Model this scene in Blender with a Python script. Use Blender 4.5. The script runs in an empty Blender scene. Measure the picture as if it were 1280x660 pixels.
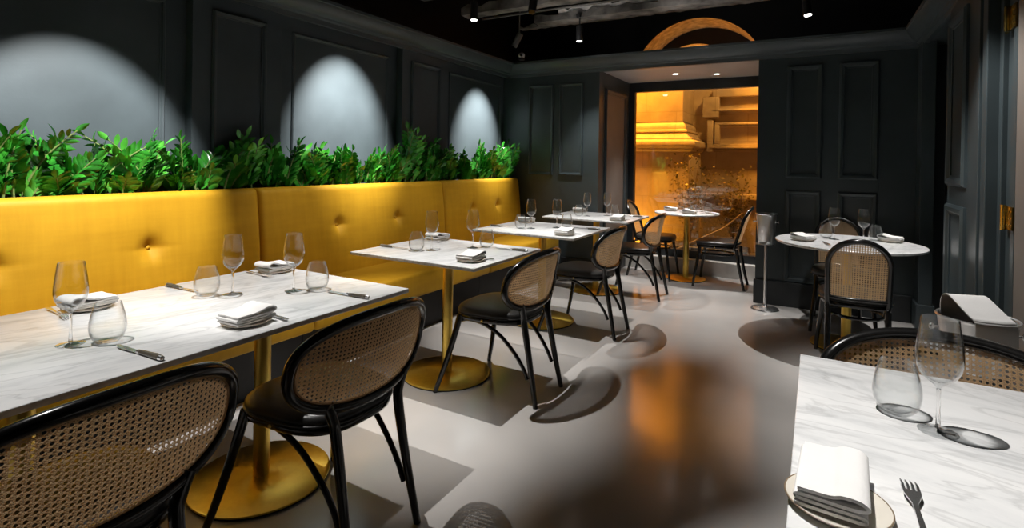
import bpy, bmesh, math, random
from math import sin, cos, pi, radians, sqrt, atan2
from mathutils import Vector, Matrix

random.seed(7)
S = bpy.context.scene
COL = S.collection

# ---------------------------------------------------------------- materials
def new_mat(name):
    m = bpy.data.materials.new(name); m.use_nodes = True
    nt = m.node_tree; nt.nodes.clear()
    out = nt.nodes.new('ShaderNodeOutputMaterial')
    return m, nt, out

def N(nt, t, **kw):
    n = nt.nodes.new(t)
    for k, v in kw.items():
        setattr(n, k, v)
    return n

def setin(n, **kw):
    for k, v in kw.items():
        n.inputs[k.replace('_', ' ')].default_value = v

def rgb(c): return (c[0], c[1], c[2], 1.0)

def mat(name, base, rough=.5, metal=0., spec=.5, noise=0., nscale=8., stretch=(1, 1, 1), bump=0., bscale=60.,
        coat=0., sheen=0., rvar=0., second=None, aniso=0., coords='Object', detail=4.):
    m, nt, out = new_mat(name)
    b = N(nt, 'ShaderNodeBsdfPrincipled')
    b.inputs['Base Color'].default_value = rgb(base)
    b.inputs['Roughness'].default_value = rough
    b.inputs['Metallic'].default_value = metal
    b.inputs['Specular IOR Level'].default_value = spec
    b.inputs['Coat Weight'].default_value = coat
    b.inputs['Coat Roughness'].default_value = .12
    b.inputs['Sheen Weight'].default_value = sheen
    b.inputs['Sheen Roughness'].default_value = .4
    nt.links.new(b.outputs[0], out.inputs['Surface'])
    tc = N(nt, 'ShaderNodeTexCoord'); mp = N(nt, 'ShaderNodeMapping')
    mp.inputs['Scale'].default_value = stretch
    nt.links.new(tc.outputs[coords], mp.inputs['Vector'])
    if noise or rvar:
        nz = N(nt, 'ShaderNodeTexNoise'); nz.inputs['Scale'].default_value = nscale
        nz.inputs['Detail'].default_value = detail
        nt.links.new(mp.outputs[0], nz.inputs['Vector'])
        if noise:
            mx = N(nt, 'ShaderNodeMix', data_type='RGBA')
            lo = second if second else tuple(c * (1 - noise) for c in base)
            hi = base if second else tuple(min(1, c * (1 + noise)) for c in base)
            mx.inputs[6].default_value = rgb(lo); mx.inputs[7].default_value = rgb(hi)
            mr = N(nt, 'ShaderNodeMapRange'); mr.inputs[1].default_value = .35; mr.inputs[2].default_value = .65
            nt.links.new(nz.outputs['Fac'], mr.inputs[0]); nt.links.new(mr.outputs[0], mx.inputs[0])
            nt.links.new(mx.outputs[2], b.inputs['Base Color'])
        if rvar:
            mr2 = N(nt, 'ShaderNodeMapRange'); mr2.inputs[1].default_value = .3; mr2.inputs[2].default_value = .7
            mr2.inputs[3].default_value = max(.02, rough - rvar); mr2.inputs[4].default_value = rough + rvar
            nt.links.new(nz.outputs['Fac'], mr2.inputs[0]); nt.links.new(mr2.outputs[0], b.inputs['Roughness'])
    if bump:
        nb = N(nt, 'ShaderNodeTexNoise'); nb.inputs['Scale'].default_value = bscale; nb.inputs['Detail'].default_value = 3
        nt.links.new(mp.outputs[0], nb.inputs['Vector'])
        bp = N(nt, 'ShaderNodeBump'); bp.inputs['Strength'].default_value = bump; bp.inputs['Distance'].default_value = .003
        nt.links.new(nb.outputs['Fac'], bp.inputs['Height']); nt.links.new(bp.outputs[0], b.inputs['Normal'])
    if aniso:
        b.inputs['Anisotropic'].default_value = aniso
        tg = N(nt, 'ShaderNodeTangent', direction_type='RADIAL', axis='Z')
        nt.links.new(tg.outputs[0], b.inputs['Tangent'])
    return m

def glass_mat(name, strength=1., tint=(.985, .99, .99), rough=0.0, f0=.045, power=4., edge=(.62, .64, .65)):
    """thin-walled glass: clear when faced, reflective and darker where the wall turns edge-on"""
    m, nt, out = new_mat(name)
    L = nt.links.new
    lw = N(nt, 'ShaderNodeLayerWeight'); lw.inputs['Blend'].default_value = .5
    pw = N(nt, 'ShaderNodeMath', operation='POWER'); pw.inputs[1].default_value = power
    mul = N(nt, 'ShaderNodeMath', operation='MULTIPLY_ADD'); mul.inputs[1].default_value = strength * (1 - f0); mul.inputs[2].default_value = f0
    mul.use_clamp = True
    tc_ = N(nt, 'ShaderNodeMix', data_type='RGBA'); tc_.inputs[6].default_value = rgb(tint); tc_.inputs[7].default_value = rgb(edge)
    tr = N(nt, 'ShaderNodeBsdfTransparent')
    gl = N(nt, 'ShaderNodeBsdfGlossy'); gl.inputs['Roughness'].default_value = rough; gl.inputs[0].default_value = (1, 1, 1, 1)
    mx = N(nt, 'ShaderNodeMixShader')
    L(lw.outputs['Facing'], pw.inputs[0]); L(pw.outputs[0], mul.inputs[0]); L(mul.outputs[0], mx.inputs[0])
    L(pw.outputs[0], tc_.inputs[0]); L(tc_.outputs[2], tr.inputs[0])
    L(tr.outputs[0], mx.inputs[1]); L(gl.outputs[0], mx.inputs[2]); L(mx.outputs[0], out.inputs['Surface'])
    return m

def solid_glass_mat(name):
    m, nt, out = new_mat(name)
    g = N(nt, 'ShaderNodeBsdfGlass'); g.inputs['IOR'].default_value = 1.5; g.inputs['Roughness'].default_value = .0
    nt.links.new(g.outputs[0], out.inputs['Surface'])
    return m

def cane_mat(name, col, col2):
    m, nt, out = new_mat(name)
    L = nt.links.new
    b = N(nt, 'ShaderNodeBsdfPrincipled'); b.inputs['Roughness'].default_value = .42
    t = N(nt, 'ShaderNodeBsdfTranslucent'); mx = N(nt, 'ShaderNodeMixShader'); mx.inputs[0].default_value = .55
    tc = N(nt, 'ShaderNodeTexCoord'); n = N(nt, 'ShaderNodeTexNoise'); n.inputs['Scale'].default_value = 45
    L(tc.outputs['Object'], n.inputs['Vector'])
    c = N(nt, 'ShaderNodeMix', data_type='RGBA'); c.inputs[6].default_value = rgb(col); c.inputs[7].default_value = rgb(col2)
    L(n.outputs['Fac'], c.inputs[0]); L(c.outputs[2], b.inputs['Base Color']); L(c.outputs[2], t.inputs['Color'])
    L(b.outputs[0], mx.inputs[1]); L(t.outputs[0], mx.inputs[2]); L(mx.outputs[0], out.inputs['Surface'])
    return m

def emit_mat(name, col, strength):
    m, nt, out = new_mat(name)
    e = N(nt, 'ShaderNodeEmission'); e.inputs[0].default_value = rgb(col); e.inputs[1].default_value = strength
    nt.links.new(e.outputs[0], out.inputs['Surface'])
    return m

def marble_mat(name, rot=0.):
    m, nt, out = new_mat(name)
    L = nt.links.new
    b = N(nt, 'ShaderNodeBsdfPrincipled'); b.inputs['Roughness'].default_value = .22
    tc = N(nt, 'ShaderNodeTexCoord'); mp = N(nt, 'ShaderNodeMapping')
    mp.vector_type = 'TEXTURE'
    mp.inputs['Rotation'].default_value = (0, 0, rot); mp.inputs['Scale'].default_value = (.12, .42, .2)
    L(tc.outputs['Object'], mp.inputs[0])
    n1 = N(nt, 'ShaderNodeTexNoise'); n1.inputs['Scale'].default_value = 1.3; n1.inputs['Detail'].default_value = 9
    n1.inputs['Roughness'].default_value = .65; n1.inputs['Distortion'].default_value = .8
    L(mp.outputs[0], n1.inputs['Vector'])
    cr = N(nt, 'ShaderNodeValToRGB')
    e = cr.color_ramp.elements
    e[0].position = .25; e[0].color = (.53, .54, .55, 1); e[1].position = .62; e[1].color = (.82, .82, .82, 1)
    x = cr.color_ramp.elements.new(.45); x.color = (.75, .755, .76, 1)
    L(n1.outputs['Fac'], cr.inputs[0])
    # thin darker veins
    n2 = N(nt, 'ShaderNodeTexNoise'); n2.inputs['Scale'].default_value = .8; n2.inputs['Detail'].default_value = 6; n2.inputs['Distortion'].default_value = 1.6
    L(mp.outputs[0], n2.inputs['Vector'])
    sb = N(nt, 'ShaderNodeMath', operation='SUBTRACT'); sb.inputs[1].default_value = .5
    ab = N(nt, 'ShaderNodeMath', operation='ABSOLUTE')
    mr = N(nt, 'ShaderNodeMapRange'); mr.inputs[1].default_value = 0; mr.inputs[2].default_value = .035; mr.inputs[3].default_value = .82; mr.inputs[4].default_value = 1
    L(n2.outputs['Fac'], sb.inputs[0]); L(sb.outputs[0], ab.inputs[0]); L(ab.outputs[0], mr.inputs[0])
    mx = N(nt, 'ShaderNodeMix', data_type='RGBA', blend_type='MULTIPLY'); mx.inputs[0].default_value = 1
    L(cr.outputs[0], mx.inputs[6]); L(mr.outputs[0], mx.inputs[7]); L(mx.outputs[2], b.inputs['Base Color'])
    L(b.outputs[0], out.inputs['Surface'])
    return m

def stone_mat(name):
    m, nt, out = new_mat(name)
    L = nt.links.new
    b = N(nt, 'ShaderNodeBsdfPrincipled'); b.inputs['Roughness'].default_value = .85
    tc = N(nt, 'ShaderNodeTexCoord'); mp = N(nt, 'ShaderNodeMapping'); mp.inputs['Rotation'].default_value = (radians(90), 0, 0)
    L(tc.outputs['Object'], mp.inputs[0])
    br = N(nt, 'ShaderNodeTexBrick'); br.inputs['Scale'].default_value = 1.0
    br.inputs['Color1'].default_value = (.62, .50, .33, 1); br.inputs['Color2'].default_value = (.54, .43, .28, 1)
    br.inputs['Mortar'].default_value = (.46, .36, .23, 1); br.inputs['Mortar Size'].default_value = .006
    br.inputs['Brick Width'].default_value = .9; br.inputs['Row Height'].default_value = .42
    L(mp.outputs[0], br.inputs['Vector'])
    nz = N(nt, 'ShaderNodeTexNoise'); nz.inputs['Scale'].default_value = 5; nz.inputs['Detail'].default_value = 8
    L(tc.outputs['Object'], nz.inputs['Vector'])
    mr = N(nt, 'ShaderNodeMapRange'); mr.inputs[3].default_value = .6; mr.inputs[4].default_value = 1.25
    L(nz.outputs['Fac'], mr.inputs[0])
    mx = N(nt, 'ShaderNodeMix', data_type='RGBA', blend_type='MULTIPLY'); mx.inputs[0].default_value = 1
    L(br.outputs['Color'], mx.inputs[6]); L(mr.outputs[0], mx.inputs[7]); L(mx.outputs[2], b.inputs['Base Color'])
    bp = N(nt, 'ShaderNodeBump'); bp.inputs['Strength'].default_value = .5; bp.inputs['Distance'].default_value = .01
    L(nz.outputs['Fac'], bp.inputs['Height']); L(bp.outputs[0], b.inputs['Normal'])
    L(b.outputs[0], out.inputs['Surface'])
    return m

def velvet_mat(name):
    m, nt, out = new_mat(name)
    L = nt.links.new
    b = N(nt, 'ShaderNodeBsdfPrincipled'); b.inputs['Roughness'].default_value = .62
    b.inputs['Sheen Weight'].default_value = .2; b.inputs['Sheen Roughness'].default_value = .35
    b.inputs['Sheen Tint'].default_value = (1, .72, .2, 1); b.inputs['Specular IOR Level'].default_value = .25
    tc = N(nt, 'ShaderNodeTexCoord')
    def noise(scale, st):
        mp = N(nt, 'ShaderNodeMapping'); mp.inputs['Scale'].default_value = st
        L(tc.outputs['Object'], mp.inputs[0])
        n = N(nt, 'ShaderNodeTexNoise'); n.inputs['Scale'].default_value = scale; n.inputs['Detail'].default_value = 5
        n.inputs['Roughness'].default_value = .6
        L(mp.outputs[0], n.inputs['Vector']); return n
    a = noise(3.2, (1, 1, 1)); c = noise(9, (1, .35, 3)); d = noise(9, (1, 3, .35))
    ad = N(nt, 'ShaderNodeMath', operation='ADD'); ad2 = N(nt, 'ShaderNodeMath', operation='ADD')
    L(c.outputs['Fac'], ad.inputs[0]); L(d.outputs['Fac'], ad.inputs[1])
    L(ad.outputs[0], ad2.inputs[0]); L(a.outputs['Fac'], ad2.inputs[1])
    mr = N(nt, 'ShaderNodeMapRange'); mr.inputs[1].default_value = .85; mr.inputs[2].default_value = 2.1
    L(ad2.outputs[0], mr.inputs[0])
    mx = N(nt, 'ShaderNodeMix', data_type='RGBA')
    mx.inputs[6].default_value = (.43, .215, .006, 1); mx.inputs[7].default_value = (.60, .325, .014, 1)
    L(mr.outputs[0], mx.inputs[0]); L(mx.outputs[2], b.inputs['Base Color'])
    bp = N(nt, 'ShaderNodeBump'); bp.inputs['Strength'].default_value = .15; bp.inputs['Distance'].default_value = .004
    L(ad2.outputs[0], bp.inputs['Height']); L(bp.outputs[0], b.inputs['Normal'])
    L(b.outputs[0], out.inputs['Surface'])
    return m

def leaf_mat(name, a, b_):
    m, nt, out = new_mat(name)
    L = nt.links.new
    b = N(nt, 'ShaderNodeBsdfPrincipled'); b.inputs['Roughness'].default_value = .22
    tc = N(nt, 'ShaderNodeTexCoord'); n = N(nt, 'ShaderNodeTexNoise'); n.inputs['Scale'].default_value = 9
    L(tc.outputs['Object'], n.inputs['Vector'])
    mr = N(nt, 'ShaderNodeMapRange'); mr.inputs[1].default_value = .35; mr.inputs[2].default_value = .65
    L(n.outputs['Fac'], mr.inputs[0])
    mx = N(nt, 'ShaderNodeMix', data_type='RGBA'); mx.inputs[6].default_value = rgb(a); mx.inputs[7].default_value = rgb(b_)
    L(mr.outputs[0], mx.inputs[0]); L(mx.outputs[2], b.inputs['Base Color'])
    L(b.outputs[0], out.inputs['Surface'])
    return m

M = dict(
    wall=mat('dark slate paint', (.060, .076, .084), .42, noise=.12, nscale=3, bump=.08, bscale=90),
    lacquer_wall=mat('dark joinery paint', (.048, .063, .069), .33, noise=.1, nscale=3),
    taupe=mat('taupe paint and amber bounce', (.16, .14, .125), .5, noise=.08, nscale=3),
    soffit=mat('pale grey paint', (.42, .41, .40), .6, noise=.05, nscale=4),
    black=mat('black paint', (.006, .006, .007), .6, noise=.2),
    frame=mat('black window frame', (.018, .021, .023), .4, noise=.15),
    curb=mat('white sill plaster', (.62, .60, .57), .6, noise=.1, nscale=6),
    floor=mat('pale microcement', (.60, .575, .555), .16, spec=1., noise=.5, nscale=1.6, second=(.53, .508, .49), rvar=.05, bump=.03, bscale=14, detail=3),
    concrete=mat('rough concrete', (.16, .15, .14), .9, noise=.5, nscale=7, bump=.8, bscale=20),
    plaster=mat('broken plaster', (.62, .6, .58), .9, noise=.3, nscale=14, bump=.6, bscale=30),
    velvet=velvet_mat('mustard velvet'),
    marble=marble_mat('white veined marble', radians(-14)),
    marble_x=marble_mat('white veined marble along width', radians(80)),
    brass=mat('brushed brass', (.93, .64, .14), .32, metal=1, noise=.08, nscale=40, stretch=(1, 1, .05)),
    brass_disc=mat('spun brass', (.98, .66, .12), .30, metal=1, aniso=.75, noise=.06, nscale=30),
    hinge=mat('polished brass', (.85, .6, .15), .2, metal=1, noise=.05),
    rubber=mat('black rubber', (.012, .012, .012), .7, noise=.2),
    bentwood=mat('black lacquered bentwood', (.0065, .0062, .006), .22, coat=.6, noise=.25, nscale=12),
    leather=mat('black leather', (.032, .031, .030), .31, bump=.12, bscale=180, noise=.15, nscale=10),
    solid_glass=solid_glass_mat('solid stem glass'),
    cane=cane_mat('woven cane', (.58, .41, .24), (.80, .60, .37)),
    linen=mat('white linen', (.80, .79, .78), .85, noise=.03, bump=.2, bscale=300),
    cream=mat('cream lining', (.62, .52, .33), .85, noise=.06),
    ceramic=mat('cream ceramic', (.66, .62, .55), .35, noise=.05, nscale=20),
    rim=mat('brown glaze', (.22, .16, .10), .4, noise=.1),
    steel=mat('polished steel', (.85, .85, .85), .27, metal=1, noise=.03),
    bsteel=mat('satin steel', (.82, .82, .82), .34, metal=1, noise=.05, nscale=30, stretch=(1, 1, .1)),
    darkhandle=mat('dark horn handle', (.10, .085, .065), .25, noise=.3, nscale=40),
    glass=glass_mat('clear drinking glass', 1., f0=.034, power=3.2, edge=(.42, .44, .45)),
    pane=glass_mat('window glass', 1., tint=(.95, .97, .96), f0=.09, power=5., edge=(.9, .92, .91)),
    stone=stone_mat('sandstone'),
    pavement=mat('pavement', (.22, .2, .18), .8, noise=.2),
    soil=mat('potting soil', (.03, .022, .015), .95, noise=.4, nscale=40, bump=.8),
    leaf=leaf_mat('glossy green leaf', (.014, .13, .014), (.05, .33, .03)),
    leaf2=leaf_mat('young green leaf', (.06, .34, .03), (.13, .48, .07)),
    stem=mat('plant stem', (.16, .22, .06), .5, noise=.3, nscale=30),
    dryleaf=leaf_mat('olive leaf', (.16, .14, .04), (.30, .22, .06)),
    bark=mat('pale bark', (.45, .34, .18), .8, noise=.2),
    lamp=mat('black lamp housing', (.02, .02, .021), .4, noise=.1),
    lamp_grey=mat('dark grey lamp housing', (.12, .115, .11), .4, noise=.1),
    lens=emit_mat('lit lens', (1, .96, .9), 8.),
    white_plastic=mat('white plastic', (.8, .8, .8), .4, noise=.05),
    dark_lens=mat('dark lens', (.01, .01, .012), .15, noise=.1),
)

# ---------------------------------------------------------------- geometry helpers
def link(name, me, m=None, parent=None, loc=None):
    o = bpy.data.objects.new(name, me); COL.objects.link(o)
    if m is not None and me is not None and len(me.materials) == 0: me.materials.append(m)
    if parent is not None: o.parent = parent
    if loc is not None: o.location = loc
    return o

class MB:
    """collects vertices and faces of ONE mesh"""
    def __init__(s): s.v = []; s.f = []; s.mi = []; s.cur = 0
    def add(s, vs, fs):
        o = len(s.v); s.v += [tuple(p) for p in vs]
        for f in fs: s.f.append(tuple(i + o for i in f)); s.mi.append(s.cur)
        return s
    def box(s, a, b, bev=0.):
        x0, y0, z0 = (min(a[i], b[i]) for i in range(3)); x1, y1, z1 = (max(a[i], b[i]) for i in range(3))
        if bev <= 0:
            return s.add([(x0, y0, z0), (x1, y0, z0), (x1, y1, z0), (x0, y1, z0), (x0, y0, z1), (x1, y0, z1), (x1, y1, z1), (x0, y1, z1)],
                         [(0, 3, 2, 1), (4, 5, 6, 7), (0, 1, 5, 4), (1, 2, 6, 5), (2, 3, 7, 6), (3, 0, 4, 7)])
        bm = bmesh.new(); bmesh.ops.create_cube(bm, size=1)
        for v in bm.verts: v.co = Vector(((x0 + x1) / 2 + v.co.x * (x1 - x0), (y0 + y1) / 2 + v.co.y * (y1 - y0), (z0 + z1) / 2 + v.co.z * (z1 - z0)))
        bmesh.ops.bevel(bm, geom=bm.edges[:], offset=bev, segments=3, profile=.5, affect='EDGES')
        s.bm(bm); bm.free(); return s
    def bm(s, bm):
        bm.verts.ensure_lookup_table(); bm.verts.index_update()
        return s.add([v.co[:] for v in bm.verts], [[v.index for v in f.verts] for f in bm.faces])
    def tube(s, pts, r, n=10, closed=False, cap=True, squash=None):
        pts = [Vector(p) for p in pts]; k = len(pts)
        rs = r if isinstance(r, (list, tuple)) else [r] * k
        tang = []
        for i in range(k):
            if closed: t = pts[(i + 1) % k] - pts[i - 1]
            else: t = pts[min(i + 1, k - 1)] - pts[max(i - 1, 0)]
            tang.append(t.normalized())
        up = Vector((0, 0, 1)) if abs(tang[0].z) < .9 else Vector((0, 1, 0))
        nrm = (up - tang[0] * up.dot(tang[0])).normalized()
        vs = []
        for i in range(k):
            nrm = (nrm - tang[i] * nrm.dot(tang[i])).normalized()
            b = tang[i].cross(nrm)
            for j in range(n):
                a = 2 * pi * j / n
                vs.append(pts[i] + (nrm * cos(a) + b * sin(a)) * rs[i])
        fs = []
        for i in range(k if closed else k - 1):
            i2 = (i + 1) % k
            for j in range(n):
                j2 = (j + 1) % n
                fs.append((i * n + j, i * n + j2, i2 * n + j2, i2 * n + j))
        if cap and not closed:
            fs.append(tuple(range(n))[::-1]); fs.append(tuple(range((k - 1) * n, k * n)))
        return s.add(vs, fs)
    def lathe(s, prof, n=32, c=(0, 0, 0), closed_profile=False):
        vs = []; fs = []; k = len(prof)
        for r, z in prof:
            for j in range(n):
                a = 2 * pi * j / n; vs.append((c[0] + r * cos(a), c[1] + r * sin(a), c[2] + z))
        for i in range(k if closed_profile else k - 1):
            i2 = (i + 1) % k
            for j in range(n):
                j2 = (j + 1) % n; fs.append((i * n + j, i * n + j2, i2 * n + j2, i2 * n + j))
        if not closed_profile:
            fs.append(tuple(range(n))[::-1]) if prof[0][0] > 1e-6 else None
            if prof[-1][0] > 1e-6: fs.append(tuple(range((k - 1) * n, k * n)))
        return s.add(vs, fs)
    def ext(s, outline, z0, z1, bev=0.):
        """closed xy outline extruded in z, optionally with a rounded rim"""
        n = len(outline)
        cx = sum(p[0] for p in outline) / n; cy = sum(p[1] for p in outline) / n
        levels = [(0, z0), (0, z1)] if bev <= 0 else [(bev, z0), (bev * .3, z0 + bev * .3), (0, z0 + bev), (0, z1 - bev), (bev * .3, z1 - bev * .3), (bev, z1)]
        vs = []; fs = []
        for ins, z in levels:
            for x, y in outline:
                d = sqrt((x - cx) ** 2 + (y - cy) ** 2) or 1
                vs.append((x - (x - cx) / d * ins, y - (y - cy) / d * ins, z))
        for i in range(len(levels) - 1):
            for j in range(n):
                j2 = (j + 1) % n; fs.append((i * n + j, i * n + j2, (i + 1) * n + j2, (i + 1) * n + j))
        fs.append(tuple(range(n))[::-1]); fs.append(tuple(range((len(levels) - 1) * n, len(levels) * n)))
        return s.add(vs, fs)
    def grid(s, fn, nu, nv):
        vs = [fn(i / nu, j / nv) for i in range(nu + 1) for j in range(nv + 1)]
        w = nv + 1
        return s.add(vs, [(i * w + j, (i + 1) * w + j, (i + 1) * w + j + 1, i * w + j + 1) for i in range(nu) for j in range(nv)])
    def mesh(s, name, mats, smooth=True, angle=40):
        me = bpy.data.meshes.new(name); me.from_pydata(s.v, [], s.f); me.update()
        mats = mats if isinstance(mats, (list, tuple)) else [mats]
        for m in mats: me.materials.append(m)
        if len(mats) > 1:
            me.polygons.foreach_set('material_index', s.mi)
        bm = bmesh.new(); bm.from_mesh(me)
        bmesh.ops.recalc_face_normals(bm, faces=bm.faces[:])
        bm.to_mesh(me); bm.free()
        if smooth:
            me.polygons.foreach_set('use_smooth', [True] * len(me.polygons))
            try: me.set_sharp_from_angle(angle=radians(angle))
            except Exception: pass
        me.update()
        return me
    def obj(s, name, mats, parent=None, smooth=True, loc=None, angle=40):
        return link(name, s.mesh(name, mats, smooth, angle), None, parent, loc)

def crom(pts, n=8, closed=False):
    pts = [Vector(p) for p in pts]; out = []; k = len(pts)
    rng = range(k) if closed else range(k - 1)
    for i in rng:
        p0 = pts[i - 1] if (closed or i > 0) else pts[0] * 2 - pts[1]
        p1 = pts[i]; p2 = pts[(i + 1) % k]
        p3 = pts[(i + 2) % k] if (closed or i + 2 < k) else pts[-1] * 2 - pts[-2]
        for j in range(n):
            t = j / n
            out.append(.5 * (2 * p1 + (p2 - p0) * t + (2 * p0 - 5 * p1 + 4 * p2 - p3) * t * t + (3 * p1 - p0 - 3 * p2 + p3) * t ** 3))
    if not closed: out.append(pts[-1])
    return out

def thing(name, label, cat, loc=(0, 0, 0), rz=0., group=None):
    o = bpy.data.objects.new(name, None); COL.objects.link(o)
    o.empty_display_size = .1
    o.location = loc; o.rotation_euler = (0, 0, rz)
    tag(o, label, cat, group)
    return o

def tag(o, label, cat, group=None):
    o['label'] = label; o['category'] = cat
    if group: o['group'] = group
    return o

def struct(o):
    o['kind'] = 'structure'; return o

def dup(root, loc, rz, label=None, group=None):
    def cp(o, parent):
        c = o.copy(); COL.objects.link(c)
        if parent is not None: c.parent = parent
        for ch in o.children: cp(ch, c)
        return c
    r = cp(root, None); r.location = loc; r.rotation_euler = (0, 0, rz)
    if label: r['label'] = label
    if group: r['group'] = group
    return r

# ---------------------------------------------------------------- room shell
XL, XLP = -3.24, -3.17          # recessed left wall plane, pilaster face
YF = 5.42                       # far wall plane
YW = 6.5                        # window plane
XRJ, XRW = -2.035, -.475        # recess jambs
ZS = 2.27                       # recess soffit
ZC = 3.3

fl = MB().grid(lambda u, v: (-3.3 + 5.1 * u, -2.3 + 8.85 * v, 0.), 20, 30).obj('floor', M['floor']); struct(fl)
ce = MB().box((-3.4, -2.4, ZC), (1.9, 7.3, ZC + .1)).obj('ceiling', M['black'], smooth=False); struct(ce)

def moulding_yz(mb, X, y0, y1, z0, z1, w=.035, t=.022, sgn=1):
    """a picture-frame moulding on a wall in the y-z plane; sgn = outward x direction"""
    prof = [(0, 0), (0, t * .5), (w * .25, t), (w * .6, t * .85), (w * .8, t * .35), (w, t * .3), (w, 0)]
    frame_sweep(mb, [(y0, z0), (y1, z0), (y1, z1), (y0, z1)], prof, lambda a, b, d: (X + sgn * d, a, b))
def moulding_xz(mb, Y, x0, x1, z0, z1, w=.035, t=.022, sgn=-1):
    prof = [(0, 0), (0, t * .5), (w * .25, t), (w * .6, t * .85), (w * .8, t * .35), (w, t * .3), (w, 0)]
    frame_sweep(mb, [(x0, z0), (x1, z0), (x1, z1), (x0, z1)], prof, lambda a, b, d: (a, Y + sgn * d, b))
def frame_sweep(mb, rect, prof, fn):
    ca = sum(p[0] for p in rect) / 4; cb = sum(p[1] for p in rect) / 4
    vs = []; fs = []; k = len(prof)
    for a, b in rect:
        sa = 1 if a < ca else -1; sb = 1 if b < cb else -1
        for ins, d in prof: vs.append(fn(a + sa * ins, b + sb * ins, d))
    for i in range(4):
        i2 = (i + 1) % 4
        for j in range(k - 1): fs.append((i * k + j, i2 * k + j, i2 * k + j + 1, i * k + j + 1))
    mb.add(vs, fs)

# left wall with pilasters
wl = MB().box((XL - .12, -2.3, 0), (XL, YF + .1, 2.405)).obj('wall_left', M['wall'], smooth=False); struct(wl)
for y0, y1 in ((-.75, -.16), (1.755, 2.348), (3.566, 4.22)):
    p = MB().box((XL - .02, y0, 0), (XLP, y1, 2.35), .002).obj('pilaster', M['wall'], wl, smooth=False)
    m_ = MB(); moulding_yz(m_, XLP, y0 + .112, y1 - .118, 1.08, 2.165)
    m_.obj('panel_moulding', M['wall'], p, smooth=False)
for y0, y1 in ((.0, 1.64), (2.485, 3.46), (4.335, 5.36)):
    m_ = MB(); moulding_yz(m_, XL, y0, y1, 1.10, 2.17, w=.03, t=.014)
    m_.obj('panel_moulding', M['wall'], wl, smooth=False)

# far wall either side of the window recess, plus the strip above it
wf = MB()
wf.box((XL, YF, 0), (XRJ, YF + .12, 2.405)); wf.box((XRW, YF, 0), (1.0, YF + .12, 2.405)); wf.box((XRJ, YF, ZS), (XRW, YF + .12, 2.405))
wf = wf.obj('wall_far', M['lacquer_wall'], smooth=False); struct(wf)
m_ = MB(); moulding_xz(m_, YF, -2.885, -2.575, 1.13, 2.15); m_.obj('panel_moulding', M['lacquer_wall'], wf, smooth=False)
m_ = MB(); moulding_xz(m_, YF, -2.50, -2.215, 1.13, 2.15); m_.obj('panel_moulding', M['lacquer_wall'], wf, smooth=False)
for x0, x1 in ((-.237, .045), (.168, .457)):
    for z0, z1 in ((1.165, 2.18), (.22, 1.055)):
        m_ = MB(); moulding_xz(m_, YF, x0, x1, z0, z1, w=.055, t=.026); m_.obj('panel_moulding', M['lacquer_wall'], wf, smooth=False)
# thin straight reveal lines around the right panel pair
m_ = MB().box((.457, YF - .008, .1), (.463, YF, 1.18)); m_.obj('batten', M['lacquer_wall'], wf, smooth=False)
# pilaster with plinth at the right end of the far wall
p = MB().box((.715, YF - .2, 0), (.805, YF, ZS), .004).obj('pilaster', M['lacquer_wall'], wf, smooth=False)
MB().box((.70, YF - .215, 0), (.82, YF, .20), .006).obj('plinth', M['lacquer_wall'], p, smooth=False)

# recess side walls, soffit and back
wr = MB().box((XRJ - .12, YF + .12, 0), (XRJ, YW + .1, 2.36)).obj('wall_recess_left', M['lacquer_wall'], smooth=False); struct(wr)
m_ = MB(); moulding_yz(m_, XRJ, 5.60, 6.33, .25, 2.10, w=.05, t=.025); m_.obj('panel_moulding', M['lacquer_wall'], wr, smooth=False)
MB().box((XRJ, 5.66, .31), (XRJ + .004, 6.27, 2.04)).obj('panel', M['taupe'], wr, smooth=False)  # reflected amber window light put into the panel colour
wr2 = MB().box((XRW, YF + .12, 0), (XRW + .12, YW + .1, 2.36)).obj('wall_recess_right', M['lacquer_wall'], smooth=False); struct(wr2)
so = MB().box((XRJ, YF + .12, ZS), (XRW, YW + .1, ZS + .08)).obj('ceiling_recess', M['soffit'], smooth=False); struct(so)

# window: black frame, glass, white kerb below
w1 = MB()
w1.box((XRJ, YW - .03, .165), (XRW, YW + .05, .255)); w1.box((XRJ, YW - .03, 2.155), (XRW, YW + .05, ZS))
w1.box((XRJ, YW - .03, .255), (-1.965, YW + .05, 2.155)); w1.box((-.565, YW - .03, .255), (XRW, YW + .05, 2.155))
w1 = w1.obj('window_1', M['frame'], smooth=False); struct(w1)
MB().box((-1.965, YW, .255), (-.565, YW + .004, 2.155)).obj('pane', M['pane'], w1, smooth=False)
k = MB().box((XRJ, YW - .13, 0), (XRW, YW + .05, .165), .004).obj('trim_1', M['curb'], smooth=False); struct(k)

# baseboards
def bb(name, boxes):
    m = MB()
    for a, b in boxes: m.box(a, b, .006)
    return struct(m.obj(name, M['frame'], smooth=False))
bb('baseboard_far', [((XRW - .012, YF - .03, 0), (.70, YF, .22)), ((-2.45, YF - .03, 0), (XRJ + .012, YF, .22))])
bb('baseboard_recess', [((XRJ, YF, 0), (XRJ + .018, YW - .13, .18))])

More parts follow.
